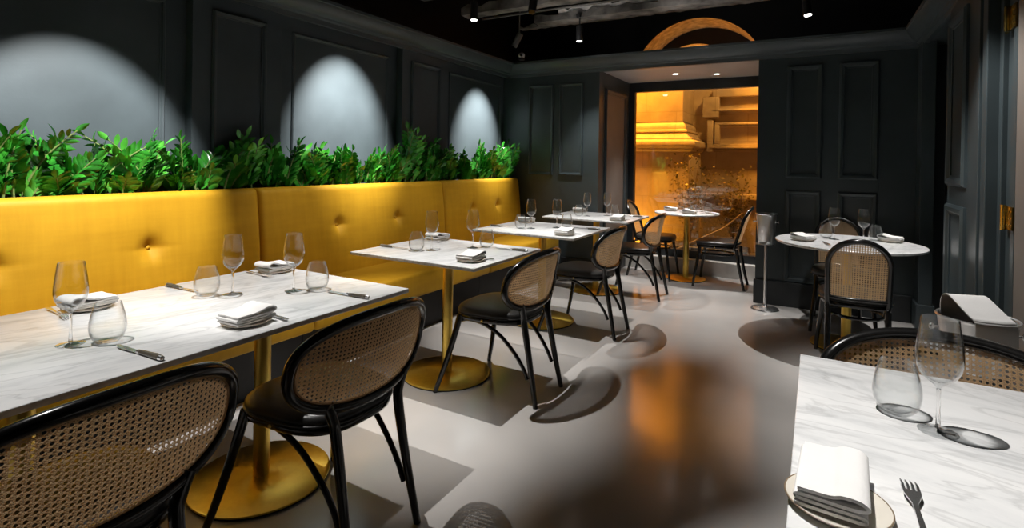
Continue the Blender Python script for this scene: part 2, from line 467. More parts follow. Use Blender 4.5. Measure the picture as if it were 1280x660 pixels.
# cornice (swept profile with mitred corners)
def cornice():
    prof = [(-.02, 2.255), (.014, 2.255), (.02, 2.285), (.038, 2.292), (.044, 2.305), (.062, 2.312), (.085, 2.335), (.105, 2.362), (.113, 2.385), (.122, 2.39), (.122, 2.412), (-.02, 2.42)]
    path = [(XLP, -2.3), (XLP, YF), (.735, YF), (.735, -.2)]
    vs = []; fs = []; kk = len(prof)
    for i, (x, y) in enumerate(path):
        for d, z in prof:
            if i == 0: vs.append((x + d, y, z))
            elif i == 1: vs.append((x + d, y - d, z))
            elif i == 2: vs.append((x - d, y - d, z))
            else: vs.append((x - d, y, z))
    for i in range(3):
        for j in range(kk - 1): fs.append((i * kk + j, (i + 1) * kk + j, (i + 1) * kk + j + 1, i * kk + j + 1))
    return MB().add(vs, fs).obj('trim_2', M['wall'], angle=25)
struct(cornice())

# right side: alcove, open panelled door leaf, moulded jamb, second leaf
rw = MB()
rw.box((.735, 4.2, ZS), (1.1, YF, 2.405))                        # bulkhead over the alcove
rw.box((.90, 4.0, 0), (1.02, YF + .1, 2.405))                      # alcove side wall
rw.box((.735, 2.3, 2.262), (.9, 4.2, 2.405))                      # strip above the doors
rw = rw.obj('wall_right', M['lacquer_wall'], smooth=False); struct(rw)
d1 = MB().box((.705, 3.505, .01), (.748, 4.165, 2.258), .003).obj('door_1', M['lacquer_wall'], smooth=False); struct(d1)
for z0, z1 in ((1.175, 2.165), (.16, 1.065)):
    m_ = MB(); moulding_yz(m_, .705, 3.69, 4.12, z0, z1, w=.06, t=.024, sgn=-1); m_.obj('panel_moulding', M['lacquer_wall'], d1, smooth=False)
    MB().box((.703, 3.80, z0 + .1), (.706, 4.02, z1 - .1)).obj('panel', M['lacquer_wall'], d1, smooth=False)
jb = MB()
for x, y0, y1 in ((.70, 3.45, 3.50), (.725, 3.37, 3.45), (.695, 3.29, 3.37), (.74, 3.24, 3.29), (.76, 3.0, 3.24), (.735, 3.02, 3.07)):
    jb.box((x, y0, 0), (.80, y1, 2.262), .004)
jb = jb.obj('trim_3', M['lacquer_wall'], smooth=False); struct(jb)
d2 = MB().box((.715, 2.42, .01), (.758, 2.93, 2.258), .003).obj('door_2', M['taupe'], smooth=False); struct(d2)
for zc in (1.94, 1.065):
    h = MB()
    h.box((.735, 3.125, zc - .05), (.741, 3.20, zc + .05)); h.box((.728, 3.02, zc - .05), (.734, 3.10, zc + .05))
    h.tube([(.722, 3.112, zc - .055), (.722, 3.112, zc + .055)], .011, 12)
    for q in range(3):
        for yy in (3.045, 3.075, 3.16): h.lathe([(.0001, -.003), (.006, -.003), (.006, .003), (.0001, .003)], 8, (.728, yy, zc - .03 + q * .03))
    h.obj('hinge', M['hinge'], jb)
wn = MB().box((-3.4, -2.42, 0), (1.9, -2.3, ZC)).obj('wall_near', M['wall'], smooth=False); struct(wn)
wq = MB(); wq.box((1.75, -2.3, 0), (1.87, 2.42, ZC)); wq.box((.76, 2.42, 0), (1.87, 2.50, 2.405))
wq = wq.obj('wall_right_rear', M['wall'], smooth=False); struct(wq)
# dark void walls above the cornice so no outside light leaks in
vo = MB()
vo.box((-3.5, -2.3, 2.3), (-3.4, 7.3, ZC)); vo.box((1.05, 2.4, 2.3), (1.15, 7.3, ZC))
vo.box((-3.4, YF + .5, 0), (-3.3, 7.3, 2.8))
vo = vo.obj('wall_upper', M['black'], smooth=False); struct(vo)

# arched window head above the recess soffit: black wall with a round-headed opening, deep plastered reveal, inner panel
def arched_wall(name, y0, y1, cx, cz, r, zb, m, mreveal, x0=-3.4, x1=1.1):
    n = 40; mb = MB(); vs = []; 
    a0 = math.asin((zb - cz) / r)
    angs = [pi - a0 - (pi - 2 * a0) * i / n for i in range(n + 1)]
    arc = [(cx + r * cos(a), cz + r * sin(a)) for a in angs]
    # faces front/back built as strips from arc to top edge
    for yy in (y0, y1):
        top = [(x0 + (x1 - x0) * i / n, ZC) for i in range(n + 1)]
        v = [(p[0], yy, p[1]) for p in arc] + [(p[0], yy, p[1]) for p in top]
        f = [(i, i + 1, n + 2 + i, n + 1 + i) for i in range(n)]
        mb.add(v, f)
        mb.add([(x0, yy, zb), (arc[0][0], yy, arc[0][1]), (x0, yy, ZC)], [(0, 1, 2)])
        mb.add([(x1, yy, zb), (arc[-1][0], yy, arc[-1][1]), (x1, yy, ZC)], [(0, 1, 2)])
    mb.cur = 1
    mb.add([(p[0], y0, p[1]) for p in arc] + [(p[0], y1, p[1]) for p in arc], [(i, i + 1, n + 2 + i, n + 1 + i) for i in range(n)])
    return mb.obj(name, [m, mreveal], angle=30)
aw = arched_wall('wall_arch', 6.62, 7.16, -1.27, 2.245, .785, 2.36, M['black'], M['plaster']); struct(aw)
aw2 = arched_wall('panel', 7.16, 7.22, -1.40, 2.24, .60, 2.36, M['black'], M['plaster']); aw2.parent = aw
wo = MB()
wo.box((-3.4, YW + .1, 0), (XRJ - .30, 7.22, 2.36)); wo.box((XRW + .02, YW + .1, 0), (1.1, 7.22, 2.36))
wo = wo.obj('wall_outer', M['stone'], smooth=False); struct(wo)

# ceiling beams with broken plaster
def beam(y, z, x0, x1, h, w, seed, m):
    r = random.Random(seed); n = 50; vs = []; fs = []
    for i in range(n + 1):
        x = x0 + (x1 - x0) * i / n
        j = lambda a: (r.random() - .5) * a
        vs += [(x, y + j(.012), z + j(.012)), (x, y + w + j(.012), z + j(.012)), (x, y + w + j(.02), z + h + j(.05)), (x, y + j(.02), z + h + j(.05))]
    for i in range(n):
        for q in range(4): fs.append((i * 4 + q, i * 4 + (q + 1) % 4, i * 4 + 4 + (q + 1) % 4, i * 4 + 4 + q))
    fs += [(0, 1, 2, 3), (n * 4 + 3, n * 4 + 2, n * 4 + 1, n * 4)]
    return MB().add(vs, fs).obj('beam', m, ce, angle=20)
beam(5.0, 2.745, -2.62, 1.0, .075, .16, 1, M['concrete'])
beam(5.02, 2.815, -2.35, .3, .05, .12, 5, M['plaster'])
beam(4.40, 2.745, -3.15, 1.0, .085, .14, 2, M['concrete'])
beam(5.35, 2.80, -3.0, .0, .03, .08, 3, M['concrete'])
beam(3.75, 2.76, -3.2, 1.0, .09, .14, 4, M['concrete'])
tr_ = MB()
tr_.tube([(-3.1, 4.72, 2.78), (.2, 4.72, 2.78)], .012, 8)
tr_.obj('conduit', M['lamp_grey'], ce)

# ---------------------------------------------------------------- banquette
def banquette(y0, y1, label):
    t = thing('banquette', label, 'banquette', (-2.7, (y0 + y1) / 2, 0), 0)
    L_ = y1 - y0; hy = L_ / 2
    btn = [(-L_ / 6, .80), (L_ / 6, .80)]
    zb, zt = .44, 1.085
    def face(u, v):
        y = -hy + L_ * u; z = zb + (zt - zb) * v
        x = -.235 - .05 * v                                   # leans back
        ed = min(y + hy, hy - y)
        R = .035
        if ed < R: x -= R - sqrt(max(0, R * R - (R - ed) ** 2))
        if zt - z < R: x -= R - sqrt(max(0, R * R - (R - (zt - z)) ** 2))
        x += .012 * sin(pi * min(1, max(0, v))) 
        for by, bz in btn:
            dy, dz = y - by, z - bz
            x -= .030 * math.exp(-(dy * dy + dz * dz) / (2 * .035 ** 2)) + .012 * math.exp(-(dy * dy + dz * dz) / (2 * .11 ** 2))
            x -= .007 * math.exp(-(dz / .012) ** 2) * math.exp(-abs(dy) / .06)
            x -= .006 * math.exp(-(dy / .010) ** 2) * math.exp(-abs(dz) / .10)
        return (x, y, z)
    nu, nv = 170, 60
    mb = MB(); mb.grid(face, nu, nv)
    # closed box behind the face
    w = nv + 1; base = len(mb.v)
    back = [(-.355, -hy + L_ * i / nu, zt) for i in range(nu + 1)]
    mb.add(back, [])
    for i in range(nu): mb.f.append((i * w + nv, (i + 1) * w + nv, base + i + 1, base + i)); mb.mi.append(0)
    mb.add([(-.355, -hy, zb), (-.355, hy, zb), (-.355, hy, zt), (-.355, -hy, zt)], [(0, 1, 2, 3)])
    for i, yy in ((0, -hy), (nu, hy)):
        e0 = len(mb.v); mb.add([(-.355, yy, zb), (-.355, yy, zt)], [])
        mb.f.append(tuple([i * w + j for j in range(nv + 1)] + [e0 + 1, e0])); mb.mi.append(0)
    b = mb.obj('backrest', M['velvet'], t, angle=60)
    for by, bz in btn:
        x = face((by + hy) / L_, (bz - zb) / (zt - zb))[0]
        q = MB(); q.lathe([(.0001, .009), (.008, .0075), (.0125, .003), (.013, 0), (.012, -.004)], 16)
        o = q.obj('button', M['velvet'], b, loc=(x + .004, by, bz)); o.rotation_euler = (0, pi / 2, 0)
    MB().box((-.24, -hy + .003, .29), (.245, hy - .003, .465), .022).obj('seat_cushion', M['velvet'], t, angle=50)
    pp = MB(); pp.tube([(.238, -hy + .02, .305), (.238, hy - .02, .305)], .005, 8); pp.obj('piping', M['velvet'], t)
    MB().box((-.355, -hy, 0), (.13, hy, .29)).obj('plinth', M['black'], t, smooth=False)
    return t
banquette(-1.665, .20, 'mustard velvet bench section cut off at the left edge of the photo')
banquette(.204, 2.066, 'nearest full mustard velvet bench section, behind the long marble table')
banquette(2.070, 3.932, 'middle mustard velvet bench section, behind the square table second from camera')
banquette(3.936, 5.37, 'farthest mustard velvet bench section, ending at the dark corner wall')

# planter trough and ZZ plants
pb = MB()
pb.box((-3.165, -1.6, .9), (-3.155, 5.38, 1.07)); pb.box((-3.07, -1.6, .9), (-3.06, 5.38, 1.07)); pb.box((-3.155, -1.6, .9), (-3.07, 5.38, 1.0)); pb.box((-3.165, -1.6, 0), (-3.06, 5.38, .9))
pt = pb.obj('planter_box', M['black'], smooth=False)
tag(pt, 'long dark planter trough running behind the mustard bench back', 'planter')
so_ = MB().grid(lambda u, v: (-3.155 + .085 * v, -1.59 + 6.96 * u, 1.035 + .012 * random.random()), 140, 5).obj('soil', M['soil'], pt); so_['kind'] = 'stuff'

def zz_plant(y, h, nst, label, seed, young=.25):
    r = random.Random(seed)
    base = Vector((-3.11, y, 1.035))
    t = thing('zz_plant', label, 'plant', base, 0, 'zz plants in the trough')
    for i in range(nst):
        a = r.uniform(-pi * .62, pi * .62)              # lean mostly to the room and sideways
        ln = h * (r.uniform(.72, 1.08) if i % 3 else r.uniform(.35, .6)); lean = r.uniform(.10, .75)
        b0 = Vector((r.uniform(-.02, .02), r.uniform(-.10, .10), 0))
        d = Vector((cos(a) * .55, sin(a), 0))
        pts = [b0 + Vector((0, 0, 1)) * ln * s * (1 - .18 * lean * s) + d * ln * lean * s ** 1.8 for s in [q / 7 for q in range(8)]]
        lim = lambda p: Vector((max(p.x, -.045), min(p.y, 5.39 - y), p.z))
        pts = [lim(p) for p in pts]
        st = MB(); st.tube(pts, [.0068 * (1 - .65 * q / 7) for q in range(8)], 6)
        so = st.obj('stem', M['stem'], t)
        lf = MB(); npair = r.randint(9, 13); side0 = r.uniform(0, pi)
        P = crom(pts, 6)
        def leaflet(p, dr, nrm, L_, W):
            dr = dr.normalized(); sd = dr.cross(nrm).normalized(); nn = sd.cross(dr)
            vs = []
            for k2 in range(6):
                s = k2 / 5; wd = W * (sin(pi * min(1, s * .96 + .04)) ** .75) * (1 if s < .98 else 0)
                c = p + dr * L_ * s - nn * L_ * .16 * s * s
                for e in (-1, 0, 1):
                    q = c + sd * wd * e * .5 + nn * (abs(e) * wd * .16)
                    q.x = max(q.x, -.055 if q.z > .06 else -.045); q.y = min(q.y, 5.405 - y)
                    vs.append(q)
            lf.add(vs, [(k2 * 3 + e, k2 * 3 + e + 1, k2 * 3 + 4 + e, k2 * 3 + 3 + e) for k2 in range(5) for e in (0, 1)])
        for q in range(npair):
            s = .20 + .78 * q / npair; idx = min(len(P) - 2, int(s * (len(P) - 1)))
            p = P[idx]; tg = (P[idx + 1] - P[idx]).normalized()
            sv = Vector((cos(side0), sin(side0), 0)); sv = (sv - tg * sv.dot(tg)).normalized()
            nv = tg.cross(sv)
            LL = (.050 + .042 * sin(pi * s)) * r.uniform(.8, 1.15)
            for sg in (-1, 1):
                dr = sv * sg * .9 + tg * .75 + nv * r.uniform(-.25, .25)
                leaflet(p, dr, nv * 1., LL, LL * .38)
        leaflet(P[-2], (P[-1] - P[-3]), Vector((cos(side0 + 1.5), sin(side0 + 1.5), .2)), .07, .028)
        lf.obj('leaflets', M['leaf2'] if r.random() < young else M['leaf'], so, angle=80)
    return t
ords = ['first', 'second', 'third', 'fourth', 'fifth', 'sixth', 'seventh', 'eighth', 'ninth', 'tenth', 'eleventh', 'twelfth', 'thirteenth', 'fourteenth', 'fifteenth', 'sixteenth', 'seventeenth', 'eighteenth']
ny = 18
for i in range(ny):
    y = .64 + i * (5.27 - .64) / (ny - 1)
    hh = [.40, .38, .34, .37, .34, .37, .34, .33, .36, .33, .36, .52, .42, .36, .34, .42, .44, .44][i]
    zz_plant(y, hh, 12, 'glossy green zz plant, %s from the left in the trough behind the bench' % ords[i], 100 + i * 3, .35 if i < 8 else .2)

# ---------------------------------------------------------------- tables
def slab(outline_or_box, mb, z0, z1): pass
def pedestal(t, x, y, rb=.26, top=.722):
    c = MB(); c.tube([(x, y, .012), (x, y, top)], .031, 28); c.obj('column', M['brass'], t)
    d = MB(); d.lathe([(.0001, .018), (.05, .0178), (rb - .006, .015), (rb - .001, .013), (rb, .010), (rb, .0075)], 72)
    o = d.obj('base', M['brass_disc'], t, loc=(x, y, .0)); 
    q = MB(); q.lathe([(.0001, .0), (rb - .003, .0), (rb - .002, .007), (.0001, .0072)], 72); q.obj('foot_ring', M['rubber'], o)
    m = MB(); m.box((x - .15, y - .02, top - .012), (x + .15, y + .02, top)); m.box((x - .02, y - .15, top - .012), (x + .02, y + .15, top)); m.obj('bracket', M['rubber'], t, smooth=False)

def rect_table(cx, cy, w, d, label, poles=((0, 0),), m='marble'):
    t = thing('dining_table', label, 'table', (cx, cy, 0))
    for px, py in poles: pedestal(t, px, py)
    MB().box((-w / 2, -d / 2, .722), (w / 2, d / 2, .740), .003).obj('tabletop', M[m], t, angle=30)
    return t
TX = -1.90
rect_table(TX, .97, .865, 1.48, 'long white marble bench table on two brass pedestals, nearest on the left', ((0, -.37), (0, .37)))
rect_table(TX, 2.565, .865, .735, 'square white marble table on a brass pedestal, next beyond the long table')
rect_table(TX, 3.83, .865, .75, 'third marble bench table from the camera, between two cane chairs')
rect_table(TX, 5.035, .865, .71, 'fourth marble bench table, at the far end past the yellow bench')
rect_table(.345, 1.30, .75, .86, 'white marble table in the right foreground with fork and napkin', m='marble_x')

def round_table(cx, cy, r, label, rb):
    t = thing('round_table', label, 'table', (cx, cy, 0))
    pedestal(t, 0, 0, rb)
    MB().lathe([(.0001, .722), (r - .006, .722), (r - .001, .726), (r, .731), (r - .001, .737), (r - .005, .740), (.0001, .740)], 80).obj('tabletop', M['marble'], t, angle=30)
    return t
round_table(.205, 4.45, .46, 'round white marble table between two chairs on the right', .225)
round_table(-1.235, 6.07, .345, 'small round marble table in front of the amber lit window', .21)

# ---------------------------------------------------------------- cane chairs
P_ = .0134
def cane_mesh(inside, mapf, u0, u1, w0, w1, name):
    """flat split-cane ribbons: pairs up and across, singles on both diagonals"""
    mb = MB()
    def strand(p0, p1, wd, off, cross):
        L_ = sqrt((p1[0] - p0[0]) ** 2 + (p1[1] - p0[1]) ** 2); n = max(2, int(L_ / .012))
        d = ((p1[0] - p0[0]) / L_, (p1[1] - p0[1]) / L_); nr = (-d[1], d[0])
        run = []
        def flush():
            if len(run) > 1:
                vs = []
                for (u, w, k2) in run:
                    for e in (-1, 0, 1):
                        vs.append(mapf(u + nr[0] * wd * .5 * e, w + nr[1] * wd * .5 * e, off + (.0005 if e == 0 else 0)))
                mb.add(vs, [(i * 3 + e, i * 3 + e + 1, i * 3 + 4 + e, i * 3 + 3 + e) for i in range(len(run) - 1) for e in (0, 1)])
            run.clear()
        N_ = max(2, int(L_ / .006))
        for k2 in range(N_ + 1):
            s = k2 / N_; u = p0[0] + (p1[0] - p0[0]) * s; w = p0[1] + (p1[1] - p0[1]) * s
            if inside(u, w): run.append((u, w, k2))
            else: flush()
        # thin the run
        flush()
    ku0, ku1 = int(u0 / P_) - 1, int(u1 / P_) + 1
    for k2 in range(ku0, ku1 + 1):
        for e in (-.0018, .0018): strand((k2 * P_ + e, w0), (k2 * P_ + e, w1), .0025, .0007, 0)
    kw0, kw1 = int(w0 / P_) - 1, int(w1 / P_) + 1
    for k2 in range(kw0, kw1 + 1):
        for e in (-.0018, .0018): strand((u0, k2 * P_ + e), (u1, k2 * P_ + e), .0023, -.0004, 0)
    W_ = max(u1 - u0, w1 - w0)
    for k2 in range(int((u0 + w0) / P_) - 1, int((u1 + w1) / P_) + 2):
        c = (k2 + .5) * P_
        strand((u0, c - u0), (u1, c - u1), .0024, .0014, 0)
    for k2 in range(int((u0 - w1) / P_) - 1, int((u1 - w0) / P_) + 2):
        c = (k2 + .5) * P_
        strand((u0, u0 - c), (u1, u1 - c), .0024, -.0011, 0)
    return mb.mesh(name, M['cane'], angle=180)

def seat_parts(t, wf_, wb_, y0, y1):
    def outline(sc, n=64):
        o = []
        for i in range(n):
            a = 2 * pi * i / n; e = 2 / 3.0
            cx, sy = cos(a), sin(a)
            x = (abs(cx) ** e) * (1 if cx >= 0 else -1); y = (abs(sy) ** e) * (1 if sy >= 0 else -1)
            wd = (wf_ + wb_) / 2 + (wf_ - wb_) / 2 * y
            o.append((x * wd / 2 * sc, (y0 + y1) / 2 + y * (y1 - y0) / 2 * sc))
        return o
    MB().ext(outline(1.0), .405, .437, .010).obj('seat_frame', M['bentwood'], t, angle=60)
    # padded leather seat with a soft crown
    o1 = outline(1.0); n = len(o1); vs = []; fs = []
    lv = [(.985, .436), (1.012, .444), (1.015, .453), (1.0, .462), (.96, .470), (.88, .475), (.7, .4775), (.4, .479), (.1, .4795)]
    cyy = (y0 + y1) / 2
    for sc, z in lv: vs += [(x * sc, cyy + (y - cyy) * sc, z) for x, y in o1]
    for i in range(len(lv) - 1):
        for j in range(n): fs.append((i * n + j, i * n + (j + 1) % n, (i + 1) * n + (j + 1) % n, (i + 1) * n + j))
    fs.append(tuple(range((len(lv) - 1) * n, len(lv) * n))); fs.append(tuple(range(n))[::-1])
    s = MB().add(vs, fs).obj('seat_pad', M['leather'], t, angle=70)
    MB().tube([(x * 1.012, cyy + (y - cyy) * 1.012, .439) for x, y in outline(1.0)], .0045, 6, closed=True).obj('piping', M['leather'], s)
    for sx in (-1, 1):
        q = MB(); q.lathe([(.0001, .005), (.005, .004), (.0065, 0), (.0065, -.006)], 12)
        i0 = min(range(n), key=lambda i: abs(o1[i][1] - (cyy - .02)) + (10 if o1[i][0] * sx < 0 else 0))
        oo = q.obj('bolt', M['brass'], t, loc=(o1[i0][0], o1[i0][1], .42)); oo.rotation_euler = (0, sx * pi / 2, 0)

def pill_chair(label, loc, rz, group=None):
    t = thing('cane_chair', label, 'chair', loc, rz, group)
    HW, HH, ZC_ = .293, .148, .641
    def mp(u, w, off=0.):
        return Vector((u, -.252 - .20 * w + .075 * (u / HW) ** 2 - off, ZC_ + w))
    ring = []
    n = 72
    for i in range(n):
        a = 2 * pi * i / n; e = 2 / 2.45
        ring.append((abs(cos(a)) ** e * (1 if cos(a) >= 0 else -1) * HW, abs(sin(a)) ** e * (1 if sin(a) >= 0 else -1) * HH))
    # even spacing
    R3 = [mp(u, w) for u, w in ring]
    MB().tube(R3, .0175, 14, closed=True).obj('back_frame', M['bentwood'], t, angle=180)
    ins = lambda u, w: (abs(u) / (HW - .004)) ** 2.45 + (abs(w) / (HH - .004)) ** 2.45 < 1
    link('cane_panel', cane_mesh(ins, mp, -HW, HW, -HH, HH, 'cane_panel'), None, t)
    MB().tube([mp(u * .945, w * .885, .003) for u, w in ring], .0032, 6, closed=True).obj('cane_binding', M['cane'], t, angle=180)
    seat_parts(t, .47, .385, -.205, .225)
    for s in (-1, 1):
        p = crom([(s * .192, .165, .425), (s * .215, .190, .30), (s * .245, .225, .15), (s * .278, .268, 0)], 5)
        MB().tube(p, [.0185 - .006 * i / (len(p) - 1) for i in range(len(p))], 12).obj('leg', M['bentwood'], t)
        p = crom([(s * .158, -.292, 0), (s * .148, -.262, .15), (s * .142, -.232, .30), (s * .142, -.208, .43), (s * .152, -.205, .475), (s * .172, -.206, .522)], 6)
        MB().tube(p, [.0135 + .0045 * min(1, i / (len(p) * .5)) for i in range(len(p))], 12).obj('leg', M['bentwood'], t)
        p = crom([(s * .178, .175, .385), (s * .178, .12, .402), (s * .172, .03, .392), (s * .162, -.07, .345), (s * .153, -.155, .265), (s * .148, -.21, .19), (s * .148, -.236, .135)], 6)
        MB().tube(p, .0105, 10).obj('brace', M['bentwood'], t)
    p = crom([(-.178, .175, .385), (-.09, .155, .398), (0, .148, .402), (.09, .155, .398), (.178, .175, .385)], 6)
    MB().tube(p, .0105, 10).obj('brace', M['bentwood'], t)
    return t

def arch_chair(label, loc, rz, group=None):
    t = thing('cane_chair', label, 'chair', loc, rz, group)
    HW, ZB, ZT = .158, .462, .835
    def mp(u, w, off=0.):
        return Vector((u, -.215 - .10 * (w - ZB) / (ZT - ZB) - .03 * max(0, (w - ZB)) + .03 * (u / HW) ** 2 - off, w))
    zs = ZT - HW * .95
    prof = [(-HW * .985, .40), (-HW, ZB), (-HW * 1.01, ZB + .1)] + [(-HW * cos(a) * 1.01, zs + HW * .95 * sin(a)) for a in [pi * i / 24 for i in range(25)]] + [(HW * 1.01, ZB + .1), (HW, ZB), (HW * .985, .40)]
    MB().tube(crom([mp(u, w) for u, w in prof], 2), .0165, 12).obj('back_frame', M['bentwood'], t, angle=180)
    MB().tube([mp(-HW + .31 * HW * 2 * 0 + 2 * HW * i / 10, ZB + .002) for i in range(11)], .0135, 10).obj('back_rail', M['bentwood'], t)
    def ins(u, w):
        if w < ZB + .006: return False
        if w < zs: return abs(u) < HW - .004
        return u * u / (HW - .004) ** 2 + (w - zs) ** 2 / (HW * .95 - .004) ** 2 < 1
    link('cane_panel', cane_mesh(ins, mp, -HW, HW, ZB, ZT, 'cane_panel'), None, t)
    seat_parts(t, .43, .37, -.20, .215)
    for s in (-1, 1):
        p = crom([(s * .175, .155, .425), (s * .185, .175, .28), (s * .205, .20, .12), (s * .215, .215, 0)], 5)
        MB().tube(p, [.0175 - .005 * i / (len(p) - 1) for i in range(len(p))], 12).obj('leg', M['bentwood'], t)
        p = crom([(s * .165, -.275, 0), (s * .158, -.24, .15), (s * .155, -.212, .30), (s * .1555, -.20, .41)], 6)
        MB().tube(p, [.013 + .004 * min(1, i / (len(p) * .5)) for i in range(len(p))], 12).obj('leg', M['bentwood'], t)
    ring = [(.155 * cos(a), .01 + .165 * sin(a), .335) for a in [2 * pi * i / 36 for i in range(36)]]
    MB().tube(ring, .0105, 8, closed=True).obj('brace', M['bentwood'], t)
    return t

H90 = pi / 2
pc = pill_chair('oval cane back chair cut off at the bottom left corner', (-1.51, .555, 0), H90)
dup(pc, (-1.49, 1.30, 0), H90, 'oval cane back chair at the long table, second from the left')
dup(pc, (-1.53, 2.60, 0), H90, 'oval cane back chair at the square table with its shadow on the floor')
dup(pc, (-1.53, 3.84, 0), H90, 'third full oval cane back chair, at the third bench table')
dup(pc, (-1.53, 5.09, 0), H90, 'oval cane back chair with amber lit seat at the farthest bench table')
dup(pc, (.320, 1.67, 0), pi, 'oval cane back chair behind the right foreground marble table')
ac = arch_chair('arched cane back chair with its back to us at the right round table', (.235, 4.06, 0), 0)
dup(ac, (.185, 4.93, 0), pi + .05, 'arched cane back chair on the far side of the right round table')
dup(ac, (-.885, 5.98, 0), H90, 'arched cane back chair right of the small window table')
dup(ac, (-1.57, 6.05, 0), -H90, 'arched cane back chair left of the small window table')

# ---------------------------------------------------------------- tableware
def wine_obj(name):
    o = [(.0042, .0885), (.008, .096), (.018, .1035), (.030, .115), (.0375, .130), (.0405, .147), (.040, .165), (.0375, .190), (.0335, .218), (.0318, .232)]
    i = [(.0308, .2325), (.0325, .218), (.0365, .190), (.039, .165), (.0395, .147), (.0365, .131), (.029, .117), (.017, .106), (.0001, .1015)]
    b = MB().lathe([(.0001, .088)] + o + i, 40).obj(name, M['glass'], angle=60)
    MB().lathe([(.0001, .0075), (.0055, .0085), (.0043, .016), (.0036, .04), (.0036, .075), (.0043, .0875), (.0001, .089)], 20).obj('stem', M['solid_glass'], b, angle=60)
    MB().lathe([(.0001, 0), (.034, 0), (.0345, .0012), (.030, .0025), (.015, .0045), (.0065, .0078), (.0001, .008)], 40).obj('foot', M['glass'], b, angle=60)
    return b
def tumbler_mesh():
    o = [(.0001, 0), (.024, 0), (.030, .002), (.039, .014), (.0445, .030), (.046, .044), (.0445, .062), (.0405, .082), (.0345, .104), (.0325, .112)]
    i = [(.0315, .1122), (.0335, .104), (.0395, .082), (.0434, .062), (.0448, .044), (.0433, .031), (.038, .017), (.029, .0075), (.015, .006), (.0001, .0058)]
    return MB().lathe(o + i, 40)
G = {}
def protos(kind, label, loc, rz=0.):
    """first call builds, later calls copy"""
    spec = {'wine_glass': ('glass', 'wine glasses on the tables'), 'tumbler': ('glass', 'stemless tumblers on the tables'),
            'plate': ('plate', 'small plates on the tables'), 'napkin': ('napkin', 'folded napkins on the plates'),
            'fork': ('fork', 'forks on the tables'), 'knife': ('knife', 'knives on the tables')}[kind]
    if kind in G:
        o = dup(G[kind], loc, rz, label, spec[1]); return o
    if kind == 'wine_glass': o = wine_obj(kind)
    elif kind == 'tumbler': o = tumbler_mesh().obj(kind, M['glass'], angle=60)
    elif kind == 'plate':
        o = MB().lathe([(.0001, .0), (.05, .0), (.066, .004), (.0745, .0095), (.0755, .0115), (.0735, .012), (.064, .0075), (.05, .0045), (.0001, .004)], 48).obj(kind, M['ceramic'], angle=50)
        MB().tube([(.0752 * cos(a), .0752 * sin(a), .0112) for a in [2 * pi * i / 60 for i in range(60)]], .0014, 6, closed=True).obj('rim', M['rim'], o)
    elif kind == 'napkin': o = napkin_obj(.135, .10)
    elif kind == 'fork': o = fork_obj()
    else: o = knife_obj()
    o.location = loc; o.rotation_euler = (0, 0, rz)
    tag(o, label, spec[0], spec[1]); G[kind] = o
    return o

def napkin_obj(L_, E, puff=.012):
    """serpentine folded cloth: profile along local y, pulled along local x"""
    h = L_ / 2
    path = [(-h, .003), (0, .0028), (h - .006, .003), (h, .0065), (h - .006, .010), (0, .0098), (-h + .008, .0105), (-h + .001, .0138), (-h + .008, .0168),
            (0, .0165), (h - .02, .017), (h - .002, .019 + puff * .2), (h + .003, .022 + puff * .55), (h - .008, .025 + puff), (h - .03, .0245 + puff * .95), (0, .0238 + puff * .2), (-h + .004, .0238)]
    P = crom([(0, a, b) for a, b in path], 5)
    th = .0052; n = len(P); nx = 6
    vs = []; fs = []
    r = random.Random(3)
    for q in range(nx + 1):
        x = -E / 2 + E * q / nx
        for i in range(n):
            t_ = (P[min(i + 1, n - 1)] - P[max(i - 1, 0)]).normalized(); nr = Vector((0, -t_.z, t_.y))
            wv = .0012 * sin(q * 1.7 + i * .21) * (i / n)
            for e in (-.5, .5): vs.append((x + .003 * sin(i * .13), P[i].y + nr.y * th * e, max(.0002, P[i].z + nr.z * th * e + wv)))
    W_ = n * 2
    for q in range(nx):
        for i in range(n - 1):
            a = q * W_ + i * 2
            fs.append((a, a + 2, a + W_ + 2, a + W_)); fs.append((a + 1, a + W_ + 1, a + W_ + 3, a + 3))
        for i in (0, n - 1):
            a = q * W_ + i * 2; fs.append((a, a + 1, a + W_ + 1, a + W_))
    for q in (0, nx):
        for i in range(n - 1):
            a = q * W_ + i * 2; fs.append((a, a + 1, a + 3, a + 2))
    return MB().add(vs, fs).obj('napkin', M['linen'], angle=60)

